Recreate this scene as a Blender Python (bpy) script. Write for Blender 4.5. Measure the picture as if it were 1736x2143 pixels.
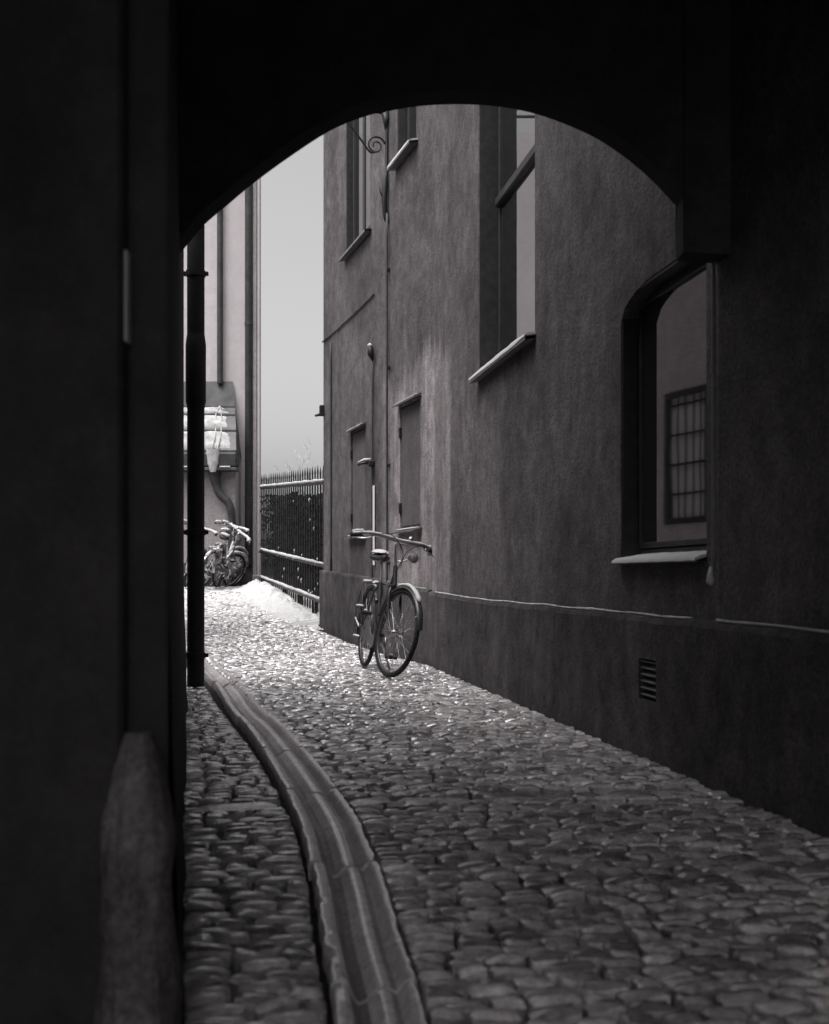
import bpy, bmesh, math, random
import numpy as np
from mathutils import Vector, Matrix, noise

for o in list(bpy.data.objects): bpy.data.objects.remove(o)
scene = bpy.context.scene
COL = scene.collection
R = math.radians
random.seed(11)

# ------------------------------------------------------------------ camera, sky, sun, exposure
cam_data = bpy.data.cameras.new('camera')
cam = bpy.data.objects.new('camera', cam_data); COL.objects.link(cam)
cam.location = (0, 0, .786); cam.rotation_euler = (R(90), 0, 0)
cam_data.sensor_fit = 'HORIZONTAL'; cam_data.sensor_width = 36
cam_data.lens = 36*2330/1736
cam_data.shift_y = 133.5/1736
cam_data.clip_start = .02; cam_data.clip_end = 2000
cam_data.dof.use_dof = True; cam_data.dof.focus_distance = 10.5; cam_data.dof.aperture_fstop = 5.0
scene.camera = cam

SUN_EL, SUN_AZ = 66, 225          # high soft winter light from behind and to the left (azimuth clockwise from +Y)
world = bpy.data.worlds.new('World'); scene.world = world; world.use_nodes = True
wt = world.node_tree; wt.nodes.clear()
w_out = wt.nodes.new('ShaderNodeOutputWorld'); w_bg = wt.nodes.new('ShaderNodeBackground')
w_sky = wt.nodes.new('ShaderNodeTexSky'); w_sky.sky_type = 'NISHITA'; w_sky.sun_disc = False
w_sky.sun_elevation = R(SUN_EL); w_sky.sun_rotation = R(SUN_AZ)
w_sky.air_density = 1.0; w_sky.dust_density = 6.0; w_sky.ozone_density = 1.0
w_bw = wt.nodes.new('ShaderNodeRGBToBW')      # black-and-white photograph: the sky keeps its brightness, not its blue
wt.links.new(w_sky.outputs[0], w_bw.inputs[0]); wt.links.new(w_bw.outputs[0], w_bg.inputs[0])
w_bg.inputs[1].default_value = .12
wt.links.new(w_bg.outputs[0], w_out.inputs[0])
sun_data = bpy.data.lights.new('sun', 'SUN'); sun_data.energy = .78; sun_data.angle = R(40); sun_data.color = (1, .985, .97)
sun = bpy.data.objects.new('sun', sun_data); COL.objects.link(sun)
el, az = R(SUN_EL), R(SUN_AZ)
sd = Vector((math.sin(az)*math.cos(el), math.cos(az)*math.cos(el), math.sin(el)))
sun.rotation_euler = (-sd).to_track_quat('-Z', 'Y').to_euler()
sun.location = sd*40
vs = scene.view_settings; vs.view_transform = 'Standard'; vs.look = 'None'; vs.exposure = 1.22; vs.gamma = 1.0; vs.use_curve_mapping = False

# ------------------------------------------------------------------ materials
TINT = (1.0, .975, .982)
def nd(t, kind, **kw):
    n = t.nodes.new('ShaderNode'+kind)
    for k, v in kw.items():
        if k.startswith('i_'): n.inputs[k[2:]].default_value = v
        else: setattr(n, k, v)
    return n
def ramp(t, src, stops):
    n = t.nodes.new('ShaderNodeValToRGB'); e = n.color_ramp.elements
    while len(e) < len(stops): e.new(.5)
    for k, (p, v) in enumerate(stops):
        e[k].position = p; e[k].color = (v*TINT[0], v*TINT[1], v*TINT[2], 1) if not isinstance(v, tuple) else v
    t.links.new(src, n.inputs[0]); return n.outputs[0]
def math_(t, op, a, b=None):
    n = t.nodes.new('ShaderNodeMath'); n.operation = op
    for i, x in enumerate((a, b)):
        if x is None: continue
        if isinstance(x, (int, float)): n.inputs[i].default_value = x
        else: t.links.new(x, n.inputs[i])
    return n.outputs[0]
def mixmul(t, a, b, fac=1.0, mode='MULTIPLY'):
    n = t.nodes.new('ShaderNodeMix'); n.data_type = 'RGBA'; n.blend_type = mode
    if isinstance(fac, (int, float)): n.inputs[0].default_value = fac
    else: t.links.new(fac, n.inputs[0])
    for i, x in ((6, a), (7, b)):
        if isinstance(x, tuple): n.inputs[i].default_value = x
        else: t.links.new(x, n.inputs[i])
    return n.outputs[2]
def base(name, rough=.7, spec=.3, metal=0):
    m = bpy.data.materials.new(name); m.use_nodes = True; t = m.node_tree
    b = t.nodes['Principled BSDF']
    b.inputs['Roughness'].default_value = rough; b.inputs['Metallic'].default_value = metal
    b.inputs['Specular IOR Level'].default_value = spec
    return m, t, b
def coords(t, scale=(1, 1, 1), rot=(0, 0, 0)):
    g = t.nodes.new('ShaderNodeNewGeometry'); mp = t.nodes.new('ShaderNodeMapping')
    mp.inputs['Scale'].default_value = scale; mp.inputs['Rotation'].default_value = rot
    t.links.new(g.outputs['Position'], mp.inputs[0]); return mp.outputs[0]
def noise_(t, co, scale, detail=6, rough=.6):
    n = nd(t, 'TexNoise'); n.inputs['Scale'].default_value = scale; n.inputs['Detail'].default_value = detail
    n.inputs['Roughness'].default_value = rough; t.links.new(co, n.inputs['Vector']); return n.outputs['Fac']
def bump(t, b, h, strength, dist):
    n = nd(t, 'Bump'); n.inputs['Strength'].default_value = strength; n.inputs['Distance'].default_value = dist
    t.links.new(h, n.inputs['Height']); t.links.new(n.outputs[0], b.inputs['Normal']); return n
def simple(name, v, rough=.6, metal=0, spec=.3, var=.3, scale=12, bmp=.0, bscale=60):
    m, t, b = base(name, rough, spec, metal)
    co = coords(t)
    c = ramp(t, noise_(t, co, scale), [(.3, v*(1-var)), (.7, v*(1+var))])
    t.links.new(c, b.inputs['Base Color'])
    if bmp: bump(t, b, noise_(t, co, bscale, 4), bmp, .004)
    return m
def plaster(name, v, streak=.25, blotch=.25, grain=.5, rough=.85, patch=False, speck=.9):
    m, t, b = base(name, rough, .2)
    co = coords(t)
    c = ramp(t, noise_(t, co, 1.1, 8, .65), [(.25, v*(1-blotch)), (.75, v*(1+blotch))])
    st = noise_(t, coords(t, (3.5, 3.5, .4)), 1.0, 7, .7)
    c = mixmul(t, c, ramp(t, st, [(.3, 1-streak), (.7, 1+streak*.4)]))
    gr = noise_(t, co, 62, 4, .8)
    c = mixmul(t, c, ramp(t, noise_(t, co, 6.5, 7, .72), [(.3, 1-blotch*.8), (.7, 1+blotch*.8)]))
    c = mixmul(t, c, ramp(t, gr, [(.3, .40), (.7, 1.60)]), speck)
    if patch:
        # paler patch put into the colour between the shutters and the bend, ragged streaky top
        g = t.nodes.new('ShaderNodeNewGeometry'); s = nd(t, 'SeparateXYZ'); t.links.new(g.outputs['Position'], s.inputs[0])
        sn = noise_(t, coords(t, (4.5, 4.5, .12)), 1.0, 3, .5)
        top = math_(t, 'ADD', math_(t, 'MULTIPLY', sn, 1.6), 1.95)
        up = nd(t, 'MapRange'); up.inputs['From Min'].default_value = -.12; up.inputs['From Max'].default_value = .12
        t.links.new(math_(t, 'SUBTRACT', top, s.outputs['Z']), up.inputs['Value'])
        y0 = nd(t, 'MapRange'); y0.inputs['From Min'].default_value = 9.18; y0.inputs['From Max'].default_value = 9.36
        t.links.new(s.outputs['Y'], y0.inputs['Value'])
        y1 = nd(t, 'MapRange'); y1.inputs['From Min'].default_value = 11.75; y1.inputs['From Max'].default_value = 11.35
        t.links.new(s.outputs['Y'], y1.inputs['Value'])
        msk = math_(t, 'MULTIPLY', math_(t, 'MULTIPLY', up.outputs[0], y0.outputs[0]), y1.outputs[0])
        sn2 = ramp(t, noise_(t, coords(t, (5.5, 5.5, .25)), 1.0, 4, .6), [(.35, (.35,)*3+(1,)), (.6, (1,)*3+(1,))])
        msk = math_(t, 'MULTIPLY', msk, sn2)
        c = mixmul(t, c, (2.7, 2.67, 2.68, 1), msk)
    t.links.new(c, b.inputs['Base Color'])
    h = math_(t, 'ADD', gr, math_(t, 'MULTIPLY', noise_(t, co, 14, 5), 1.2))
    bump(t, b, h, grain, .009)
    return m

M = {}
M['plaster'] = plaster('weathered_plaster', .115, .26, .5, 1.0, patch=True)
M['plinth'] = plaster('plinth_render', .075, .35, .6, 1.0)
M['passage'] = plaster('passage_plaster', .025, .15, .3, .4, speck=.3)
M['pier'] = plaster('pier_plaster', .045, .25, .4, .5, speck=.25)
M['archface'] = plaster('arch_face_plaster', .09, .2, .35, .5, speck=.3)  # paler copy of the passage plaster, lifts the dimly lit arch face
M['facade'] = plaster('pale_facade', .56, .12, .08, .2, speck=.25)
M['facade_grey'] = plaster('grey_facade', .36, .15, .12, .3)
M['court'] = plaster('court_wall', .6, .15, .15, .3)
M['footing'] = plaster('rough_footing', .17, .2, .7, 1.0)
M['iron'] = simple('black_iron', .018, .5, .0, .4, .4, 30, .3, 120)
M['pipe'] = simple('old_black_pipe', .016, .55, 0, .3, .5, 8, .25, 60)
M['darkpipe'] = simple('dark_painted_pipe', .05, .5, 0, .3, .4, 8, .1)
M['cable'] = simple('painted_cable', .05, .6)
M['wood'] = simple('dark_window_wood', .035, .5, 0, .3, .35, 18, .2)
M['wood_pale'] = simple('pale_window_wood', .5, .5, 0, .3, .15, 18)
M['sheet'] = simple('roof_sheet', .07, .5, .0, .4, .45, 5, .2, 20)
M['sill'] = simple('metal_sill', .16, .45, .0, .4, .3, 12, .1)
M['shutter'] = plaster('painted_shutter', .105, .12, .25, .4, .7)
M['snow'] = simple('snow', .50, .75, 0, .3, .06, 6, .5, 45)
M['frost'] = simple('dirty_snow', .44, .8, 0, .2, .35, 11, .9, 30)
M['tyre'] = simple('tyre_rubber', .02, .75, 0, .2, .4, 40, .3, 200)
M['rim'] = simple('dull_rim', .12, .45, .6, .4, .4, 30)
M['chrome'] = simple('dull_chrome', .5, .32, 1.0, .5, .2, 20)
M['paint'] = simple('bike_paint', .03, .35, 0, .5, .3, 15)
M['paint_grey'] = simple('faded_bike_paint', .20, .45, 0, .4, .3, 15)
M['grip'] = simple('grip_rubber', .02, .7, 0, .2)
M['leather'] = simple('saddle_leather', .03, .55, 0, .3)
M['lens'] = simple('lamp_glass', .22, .12, 0, .6, .1)
M['twig'] = simple('frosted_twig', .55, .8, 0, .2, .5, 20)
M['hedge'] = simple('dark_hedge', .016, .7, 0, .2, .6, 20)
M['near_white'] = simple('pale_near_white', .92, .6, 0, .2, .05)
M['steel'] = simple('worn_steel', .55, .4, 1.0, .5, .25, 14)
m, t, b = base('window_glass', .03, .9); b.inputs['Base Color'].default_value = (.018, .0175, .0178, 1)
b.inputs['IOR'].default_value = 2.3
bump(t, b, noise_(t, coords(t), 1.6, 2), .03, .02); M['glass'] = m

def stone(name, lo, hi, rough=(.16, .42), bmp=.55, frost=.5, coat=1.0):
    m, t, b = base(name, .5, .6)
    g = t.nodes.new('ShaderNodeNewGeometry'); co = coords(t)
    oi = t.nodes.new('ShaderNodeObjectInfo')
    c = ramp(t, math_(t, 'FRACT', math_(t, 'ADD', g.outputs['Random Per Island'], math_(t, 'MULTIPLY', oi.outputs['Random'], 7.31))), [(0, lo), (1, hi)])
    c = mixmul(t, c, ramp(t, noise_(t, co, 40, 6, .8), [(.3, .45), (.72, 1.45)]))
    c = mixmul(t, c, ramp(t, noise_(t, co, 1.3, 4, .6), [(.35, .72), (.65, 1.2)]))
    if frost:
        fm = math_(t, 'MULTIPLY', noise_(t, co, 85, 4, .8), noise_(t, co, 2.2, 4, .6))
        fr = nd(t, 'MapRange'); fr.inputs['From Min'].default_value = .30; fr.inputs['From Max'].default_value = .42
        fr.inputs['To Max'].default_value = frost; t.links.new(fm, fr.inputs['Value'])
        c = mixmul(t, c, (.72, .71, .715, 1), fr.outputs[0], 'MIX')
    t.links.new(c, b.inputs['Base Color'])
    rr = nd(t, 'MapRange'); rr.inputs['To Min'].default_value = rough[0]; rr.inputs['To Max'].default_value = rough[1]
    rr.inputs['From Min'].default_value = .3; rr.inputs['From Max'].default_value = .7
    t.links.new(noise_(t, co, 9, 4), rr.inputs['Value']); t.links.new(rr.outputs[0], b.inputs['Roughness'])
    b.inputs['Coat Weight'].default_value = coat; b.inputs['Coat Roughness'].default_value = .21; b.inputs['Coat IOR'].default_value = 1.9
    bn = bump(t, b, math_(t, 'ADD', math_(t, 'MULTIPLY', noise_(t, co, 110, 4, .8), 1.3), noise_(t, co, 22, 5, .7)), bmp, .007)
    bn2 = nd(t, 'Bump'); bn2.inputs['Strength'].default_value = bmp*.4; bn2.inputs['Distance'].default_value = .006
    t.links.new(noise_(t, co, 26, 4, .6), bn2.inputs['Height']); t.links.new(bn2.outputs[0], b.inputs['Coat Normal'])
    return m
M['cobble'] = stone('granite_cobble', .17, 1.0, bmp=1.0, frost=.9)
M['channel'] = stone('worn_channel_stone', .80, .92, (.3, .5), .6, .9, 1.0)
M['hollow'] = stone('dark_channel_hollow', .26, .34, (.35, .6), .9, .2, .3)  # darker colour given to the channel hollows to deepen the relief
M['joint'] = simple('dirt_joint', .035, .9, 0, .1, .5, 20, .6, 80)

# ------------------------------------------------------------------ mesh helpers
def link(name, mesh, mat=None, parent=None):
    o = bpy.data.objects.new(name, mesh); COL.objects.link(o)
    if mat is not None and not mesh.materials: mesh.materials.append(M[mat])
    if parent is not None: o.parent = parent
    return o
def tag(o, label=None, cat=None, group=None, kind=None):
    if label: o['label'] = label
    if cat: o['category'] = cat
    if group: o['group'] = group
    if kind: o['kind'] = kind
    return o
def empty(name, loc, label, cat, group=None, rot=(0, 0, 0)):
    o = bpy.data.objects.new(name, None); COL.objects.link(o); o.location = loc; o.rotation_euler = rot
    o.empty_display_size = .1
    return tag(o, label, cat, group)

class MB:
    def __init__(s): s.v = []; s.f = []
    def add(s, v, f):
        n = len(s.v); s.v += [tuple(p) for p in v]; s.f += [tuple(i+n for i in q) for q in f]; return s
    def quad(s, a, b_, c, d): return s.add([a, b_, c, d], [(0, 1, 2, 3)])
    def box(s, x0, x1, y0, y1, z0, z1, fr=None, bev=0.0):
        """box in a local frame fr(x,y,z); corners chamfered by bev along every edge"""
        fr = fr or (lambda x, y, z: (x, y, z))
        if bev <= 0:
            c = [(x, y, z) for z in (z0, z1) for y in (y0, y1) for x in (x0, x1)]
            return s.add([fr(*p) for p in c], [(0, 2, 3, 1), (4, 5, 7, 6), (0, 1, 5, 4), (2, 6, 7, 3), (0, 4, 6, 2), (1, 3, 7, 5)])
        bm = bmesh.new(); bmesh.ops.create_cube(bm, size=1)
        for q in bm.verts:
            q.co = Vector(((x0+x1)/2+q.co.x*(x1-x0), (y0+y1)/2+q.co.y*(y1-y0), (z0+z1)/2+q.co.z*(z1-z0)))
        bmesh.ops.bevel(bm, geom=bm.edges[:], offset=bev, segments=1, affect='EDGES')
        bm.verts.index_update()
        s.add([fr(*q.co) for q in bm.verts], [tuple(q.index for q in f.verts) for f in bm.faces]); bm.free(); return s
    def tube(s, pts, r, n=8, closed=False, caps=True, sq=1.0):
        pts = [Vector(p) for p in pts]; k = len(pts)
        rs = r if isinstance(r, (list, tuple)) else [r]*k
        tang = []
        for i in range(k):
            a = pts[(i-1) % k] if (closed or i) else pts[0]; b_ = pts[(i+1) % k] if (closed or i < k-1) else pts[-1]
            tang.append((b_-a).normalized() if (b_-a).length > 1e-9 else Vector((0, 0, 1)))
        up = Vector((0, 0, 1)) if abs(tang[0].z) < .9 else Vector((0, 1, 0))
        nrm = (up-tang[0]*up.dot(tang[0])).normalized(); rings = []
        for i in range(k):
            nrm = (nrm-tang[i]*nrm.dot(tang[i])).normalized(); bi = tang[i].cross(nrm)
            rings.append([pts[i]+nrm*math.cos(2*math.pi*j/n)*rs[i]*sq+bi*math.sin(2*math.pi*j/n)*rs[i] for j in range(n)])
        v = [p for q in rings for p in q]; f = []
        for i in range(k if closed else k-1):
            a, b_ = i*n, ((i+1) % k)*n
            for j in range(n): f.append((a+j, a+(j+1) % n, b_+(j+1) % n, b_+j))
        if caps and not closed: f += [tuple(range(n))[::-1], tuple(range((k-1)*n, k*n))]
        return s.add(v, f)
    def mesh(s, name, smooth=None):
        me = bpy.data.meshes.new(name); me.from_pydata(s.v, [], s.f); me.update()
        if smooth is not None:
            me.shade_smooth() if smooth == 180 else me.set_sharp_from_angle(angle=R(smooth))
        return me
    def build(s, name, mat, parent=None, smooth=None, fix=True):
        me = s.mesh(name)
        if fix:
            bm = bmesh.new(); bm.from_mesh(me); bmesh.ops.recalc_face_normals(bm, faces=bm.faces); bm.to_mesh(me); bm.free()
        if smooth:
            me.shade_smooth()
            if smooth < 180: me.set_sharp_from_angle(angle=R(smooth))
        return link(name, me, mat, parent)

def spline(pts, n=8):
    pts = [Vector(p) for p in pts]; out = []
    for i in range(len(pts)-1):
        p0 = pts[max(i-1, 0)]; p1 = pts[i]; p2 = pts[i+1]; p3 = pts[min(i+2, len(pts)-1)]
        for k in range(n):
            u = k/n
            out.append(.5*((2*p1)+(p2-p0)*u+(2*p0-5*p1+4*p2-p3)*u*u+(-p0+3*p1-3*p2+p3)*u**3))
    out.append(pts[-1]); return out
def nz(x, y=0., z=0.): return noise.noise(Vector((x, y, z)))

GK = [(-60, 0), (11, 0), (12.5, .04), (14.3, .14), (16, .32), (17.5, .49), (18.6, .58), (20, .62), (60, .8), (400, .8)]
def g(y):
    for (a, za), (b_, zb) in zip(GK, GK[1:]):
        if y <= b_: return za+(zb-za)*(y-a)/(b_-a)
    return GK[-1][1]

# wall frames: P(s, z, d) with s along the wall in metres, d out of the wall into the alley
BX, BY = .1595, 10.042
AD = Vector((.1684, -.9857, 0)); AN = Vector((-.9857, -.1684, 0))       # near wall: from the bend towards the camera
BD = Vector((-.2952, .9554, 0)); BN = Vector((-.9554, -.2952, 0))       # far wall: from the bend away
O = Vector((BX, BY, 0))
def PA(s, z, d=0.): p = O+AD*s+AN*d; return (p.x, p.y, z)
def PB(s, z, d=0.): p = O+BD*s+BN*d; return (p.x, p.y, z)
def right_x(y): return 1.8746-.1708*y if y < BY else BX-.309*(y-BY)
def left_x(y): return -.036-.2026*y

# ------------------------------------------------------------------ ground
ys = [-60, -12, -4] + [i*.5 for i in range(-6, 42)] + [24, 30, 45, 80, 150, 400]
xs = [-300, -60, -20, -8, -5, -4, -3.5, -3, -2.5, -2, -1.5, -1, -.5, 0, .5, 1, 1.5, 3, 8, 20, 60, 300]
mb = MB(); mb.v = [(x, y, g(y)-.045) for y in ys for x in xs]
mb.f = [(j*len(xs)+i, j*len(xs)+i+1, (j+1)*len(xs)+i+1, (j+1)*len(xs)+i) for j in range(len(ys)-1) for i in range(len(xs)-1)]
ground = mb.build('ground', 'joint'); tag(ground, 'cobbled alley ground sloping up to the snowy yard', kind='structure')

# drain channel centre line (plan) and its width
CH = spline([(-2.35, 12.0), (-1.98, 10.4), (-1.70, 9.35), (-1.36, 8.1), (-1.03, 6.73), (-.713, 5.52), (-.463, 4.456), (-.2985, 3.70), (-.2315, 3.31), (-.166, 2.82), (-.121, 2.432), (-.075, 2.086), (-.03, 1.6), (.01, .9), (.03, .2)], 8)
CH = [Vector((p[0], p[1], 0)) if len(p) > 2 else Vector((p[0], p[1], 0)) for p in [tuple(q) + (0,) for q in CH]]
CHW = .104
def ch_x(y):
    for a, b_ in zip(CH, CH[1:]):
        if b_.y <= y <= a.y: return a.x+(b_.x-a.x)*(y-a.y)/(b_.y-a.y), (a.x-b_.x)/(a.y-b_.y)
    return None, 0

def cobble_mesh(seed):
    rnd = random.Random(seed); v = []; f = []
    A_ = [-1, -.95, -.74, -.25, .25, .74, .95, 1]; B_ = [-1, -.94, -.66, 0, .66, .94, 1]; nx, ny = len(A_), len(B_)
    ox, oy = rnd.random()*50, rnd.random()*50; tip = rnd.uniform(-.006, .006)
    ca = [rnd.uniform(.88, 1.03) for _ in range(4)]
    for j, b_ in enumerate(B_):
        for i, a in enumerate(A_):
            edge = i in (0, nx-1) or j in (0, ny-1)
            x = a*math.sqrt(1-.05*b_*b_); y = b_*math.sqrt(1-.05*a*a)
            k = ca[(0 if a < 0 else 1)+(0 if b_ < 0 else 2)]
            w = 1.0+.05*nz(a*1.6+ox, b_*1.6+oy)
            x *= w*(1+(k-1)*abs(a*b_)); y *= w*(1+(k-1)*abs(a*b_))
            m_ = max(abs(a), abs(b_))
            z = .0045*nz(a*2.4+ox, b_*1.9+oy, 3)+tip*a-.006*m_*m_
            if m_ > .9: z -= rnd.uniform(.001, .009)
            if edge: z = -.07
            v.append((x, y, z))
    for j in range(ny-1):
        for i in range(nx-1): f.append((j*nx+i, j*nx+i+1, (j+1)*nx+i+1, (j+1)*nx+i))
    return v, f
VAR = [cobble_mesh(s) for s in range(12)]
# shared meshes for single stones
VMESH = []
for k, (v, f) in enumerate(VAR):
    me = bpy.data.meshes.new('cobblestone'); me.from_pydata(v, [], f); me.shade_smooth(); me.set_sharp_from_angle(angle=R(30)); me.materials.append(M['cobble']); VMESH.append(me)

stones = []      # (x, y, z, w, l, rotz, tiltx, tilty, variant, zscale)
def fill(xa, xb, y, l, rnd, wmin, wmax, tilt=0.0, zs=1.0):
    """one row of stones from xa to xb (plan x), centred on y, length l along the alley"""
    x = xa
    while xb-x > .035:
        w = rnd.uniform(wmin, wmax)
        if xb-x-w < wmin*.6: w = xb-x
        xc = x+w/2
        yy = y+.1708*(xc-.4)+tilt*(xc-xa)+rnd.uniform(-.006, .006)
        rel = l*rnd.uniform(.95, 1.05)
        stones.append((xc, yy, g(yy)+rnd.uniform(-.007, .006), w*.955, rel*.93, .17+rnd.uniform(-.03, .03), rnd.uniform(-.08, .03), rnd.uniform(-.035, .035), rnd.randrange(len(VAR)), zs))
        x += w+rnd.uniform(.0, .005)
rnd = random.Random(5)
y = .55
while y < 19.9:
    thr = abs(y-3.98) < .055
    l = rnd.uniform(.046, .072) if not thr else .11
    yc = y+l/2
    yr = yc
    xr = right_x(yc+.17*.6)-.05
    if yc > 14.25: xr = -1.182-.309*(yc-14.5)-.10
    xl = left_x(yc-.2)+.01 if yc < 7.7 else -.225*yc-.25
    if yc < 1.95: xl = -.62
    yl = yc+.1708*(-.8)
    cx_, sl = ch_x(yc+.1708*(-.5))
    rough_side = yc < 3.9
    if cx_ is not None:
        hw = (float(np.interp(yc, [2, 2.6, 3.7, 7], [.080, .087, .097, .097]))+.004)*math.sqrt(1+sl*sl)+abs(sl)*l*.28
        if rough_side: fill(xl, cx_-hw, yc, l, rnd, .065, .13)
        elif thr: fill(xl, cx_-hw, yc, l, rnd, .28, .5, -.1)
        else: fill(xl, cx_-hw, yc, l, rnd, .06, .12)
        fill(cx_+hw, xr, yc, l, rnd, .06 if not thr else .14, .122 if not thr else .3)
    else:
        fill(xl, xr, yc, l, rnd, .06, .12)
    y += l+rnd.uniform(.0, .004)+(.012 if thr else 0)
def inview(x, y):
    px = 868+2330*x/y; py = 1205+2330*(.786-g(y))/y
    return -20 < px < 1756 and py < 2160 and y > 1.0
order = sorted(range(len(stones)), key=lambda i: -(stones[i][3]*stones[i][4]/stones[i][1]**3 if inview(stones[i][0], stones[i][1]) else 0))
single = set(order[:300])
VN = [np.array(v) for v, f in VAR]; FN = [np.array(f) for v, f in VAR]
allv, allf, off = [], [], 0
for i, (x, y, z, w, l, rz, tx, ty, k, zs) in enumerate(stones):
    if i in single:
        o = bpy.data.objects.new('cobblestone', VMESH[k]); COL.objects.link(o); o.parent = ground
        o.location = (x, y, z); o.scale = (w/2, l/2, zs); o.rotation_euler = (tx, ty, rz)
    else:
        mt = np.array(Matrix.LocRotScale(Vector((x, y, z)), __import__('mathutils').Euler((tx, ty, rz)), Vector((w/2, l/2, zs))))
        allv.append(VN[k]@mt[:3, :3].T+mt[:3, 3]); allf.append(FN[k]+off); off += len(VN[k])
me = bpy.data.meshes.new('cobblestones'); me.from_pydata(np.concatenate(allv).tolist(), [], np.concatenate(allf).tolist()); me.shade_smooth(); me.set_sharp_from_angle(angle=R(30))
tag(link('cobblestones', me, 'cobble', ground), kind='stuff')

# drain channel: dished granite stones laid end to end
drain = empty('drain_channel', (CH[40].x, CH[40].y, 0), 'curved channel of dished stone blocks running down the cobbled alley', 'drain')
prof = [(-1, -.07), (-1, .0), (-.94, .010), (-.74, .012), (-.62, .003), (-.50, -.022), (-.34, -.036), (-.16, -.030), (.02, -.013), (.20, -.006), (.38, -.011), (.54, -.018), (.66, -.006), (.76, .006), (.94, .009), (1, .0), (1, -.07)]
def ch_w(y): return float(np.interp(y, [2, 2.6, 3.7, 7], [.080, .087, .097, .097]))
cum = [0]
for a, b_ in zip(CH, CH[1:]): cum.append(cum[-1]+(b_-a).length)
def ch_at(s):
    for i in range(len(CH)-1):
        if cum[i+1] >= s:
            u = (s-cum[i])/max(cum[i+1]-cum[i], 1e-6); return CH[i].lerp(CH[i+1], u), (CH[i+1]-CH[i]).normalized()
    return CH[-1], (CH[-1]-CH[-2]).normalized()
s = 0.0; rnd = random.Random(3)
lens = [1.3, 1.35, 1.25, 1.18, .95, 1.15, 1.0, 1.05, .9, 1.0, 1.1, 1.2, 1.2]
for li, L in enumerate(lens):
    e = min(s+L-.014, cum[-1]-.01)
    if e-s < .2: break
    n = 40; v = []; f = []; dz = rnd.uniform(-.006, .006); dx = rnd.uniform(-.006, .006)
    for i in range(n+1):
        p, tdir = ch_at(s+(e-s)*i/n); side = Vector((tdir.y, -tdir.x, 0))*-1
        for (a, z) in prof:
            q = p+side*(a*ch_w(p.y)+dx)
            e_in = min(i, n-i)
            zz = z+dz+.0015*nz(q.x*11, q.y*11, a*2)+.001*nz(q.x*40, q.y*40)-(.003 if e_in == 0 else 0)
            q += side*(.006*nz(q.x*14, q.y*14, 5)+.004*nz(q.x*45, q.y*45, 8) if abs(a) > .9 else 0)
            v.append((q.x, q.y, g(q.y)+zz))
    k = len(prof)
    for i in range(n):
        for j in range(k-1): f.append((i*k+j, i*k+j+1, (i+1)*k+j+1, (i+1)*k+j))
    f += [tuple(range(k)), tuple(range(n*k, (n+1)*k))[::-1]]
    v = [(a-drain.location.x, b_-drain.location.y, c) for a, b_, c in v]
    cs_ = MB().add(v, f).build('channel_stone', 'channel', drain, 50); cs_.data.materials.append(M['hollow'])
    for pi, pl in enumerate(cs_.data.polygons):
        if pi < n*(k-1):
            a_mid = (prof[pi % (k-1)][0]+prof[pi % (k-1)+1][0])/2; c_ = pl.center
            if -.58 < a_mid < -.2 or .42 < a_mid < .58: pl.material_index = 1
    s += L
# ------------------------------------------------------------------ right-hand building
HT = 6.9          # right-hand building
HG = 8.5          # gateway building
HF = 3.4          # left flank building, kept low to let sky light into the alley
bld = empty('plastered_building', (BX, BY, 0), 'grey weathered plaster building with dark plinth along the right side', 'building')
def local(parent):
    def wrap(P): return lambda *a: tuple(Vector(P(*a))-parent.location)
    return wrap
lb = local(bld); LA, LB = lb(PA), lb(PB)
def wall(P, s0, s1, z0, z1, holes, thick=.45):
    mb = MB()
    S = sorted({s0, s1}|{h[0] for h in holes}|{h[1] for h in holes}); Z = sorted({z0, z1}|{h[2] for h in holes}|{h[3] for h in holes})
    for a, b_ in zip(S, S[1:]):
        for c, d in zip(Z, Z[1:]):
            if any(h[0] <= a and b_ <= h[1] and h[2] <= c and d <= h[3] for h in holes): continue
            ns = max(1, int((b_-a)/.35)); nzz = max(1, int((d-c)/.6))
            for i in range(ns):
                for j in range(nzz):
                    A_, B_ = a+(b_-a)*i/ns, a+(b_-a)*(i+1)/ns; C_, D_ = c+(d-c)*j/nzz, c+(d-c)*(j+1)/nzz
                    mb.quad(P(A_, C_, 0), P(B_, C_, 0), P(B_, D_, 0), P(A_, D_, 0))
    for (a, b_, c, d, dp) in [(*h[:4], h[4]) for h in holes]:
        mb.quad(P(a, c, 0), P(a, d, 0), P(a, d, -dp), P(a, c, -dp)); mb.quad(P(b_, c, 0), P(b_, d, 0), P(b_, d, -dp), P(b_, c, -dp))
        mb.quad(P(a, d, 0), P(b_, d, 0), P(b_, d, -dp), P(a, d, -dp)); mb.quad(P(a, c, 0), P(b_, c, 0), P(b_, c, -dp), P(a, c, -dp))
        mb.quad(P(a, c, -dp), P(b_, c, -dp), P(b_, d, -dp), P(a, d, -dp))
    mb.quad(P(s0, z1, 0), P(s1, z1, 0), P(s1, z1, -thick), P(s0, z1, -thick)); mb.quad(P(s0, z0, -thick), P(s1, z0, -thick), P(s1, z1, -thick), P(s0, z1, -thick))
    mb.quad(P(s1, z0, 0), P(s1, z1, 0), P(s1, z1, -thick), P(s1, z0, -thick))
    return mb
W1 = (4.85, 5.80, .87, 2.10, .15); W2 = (1.87, 3.37, 2.25, 5.4, .205)
W3 = (2.18, 3.28, 4.56, 6.6, .14); W4 = (.48, 1.12, 4.885, 6.5, .16)
H1 = (2.385, 3.03, 1.26, 2.44, .05); H2 = (.36, 1.03, 1.255, 2.45, .06)
VN_ = (5.197, 5.397, .245, .425, .12)
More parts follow.
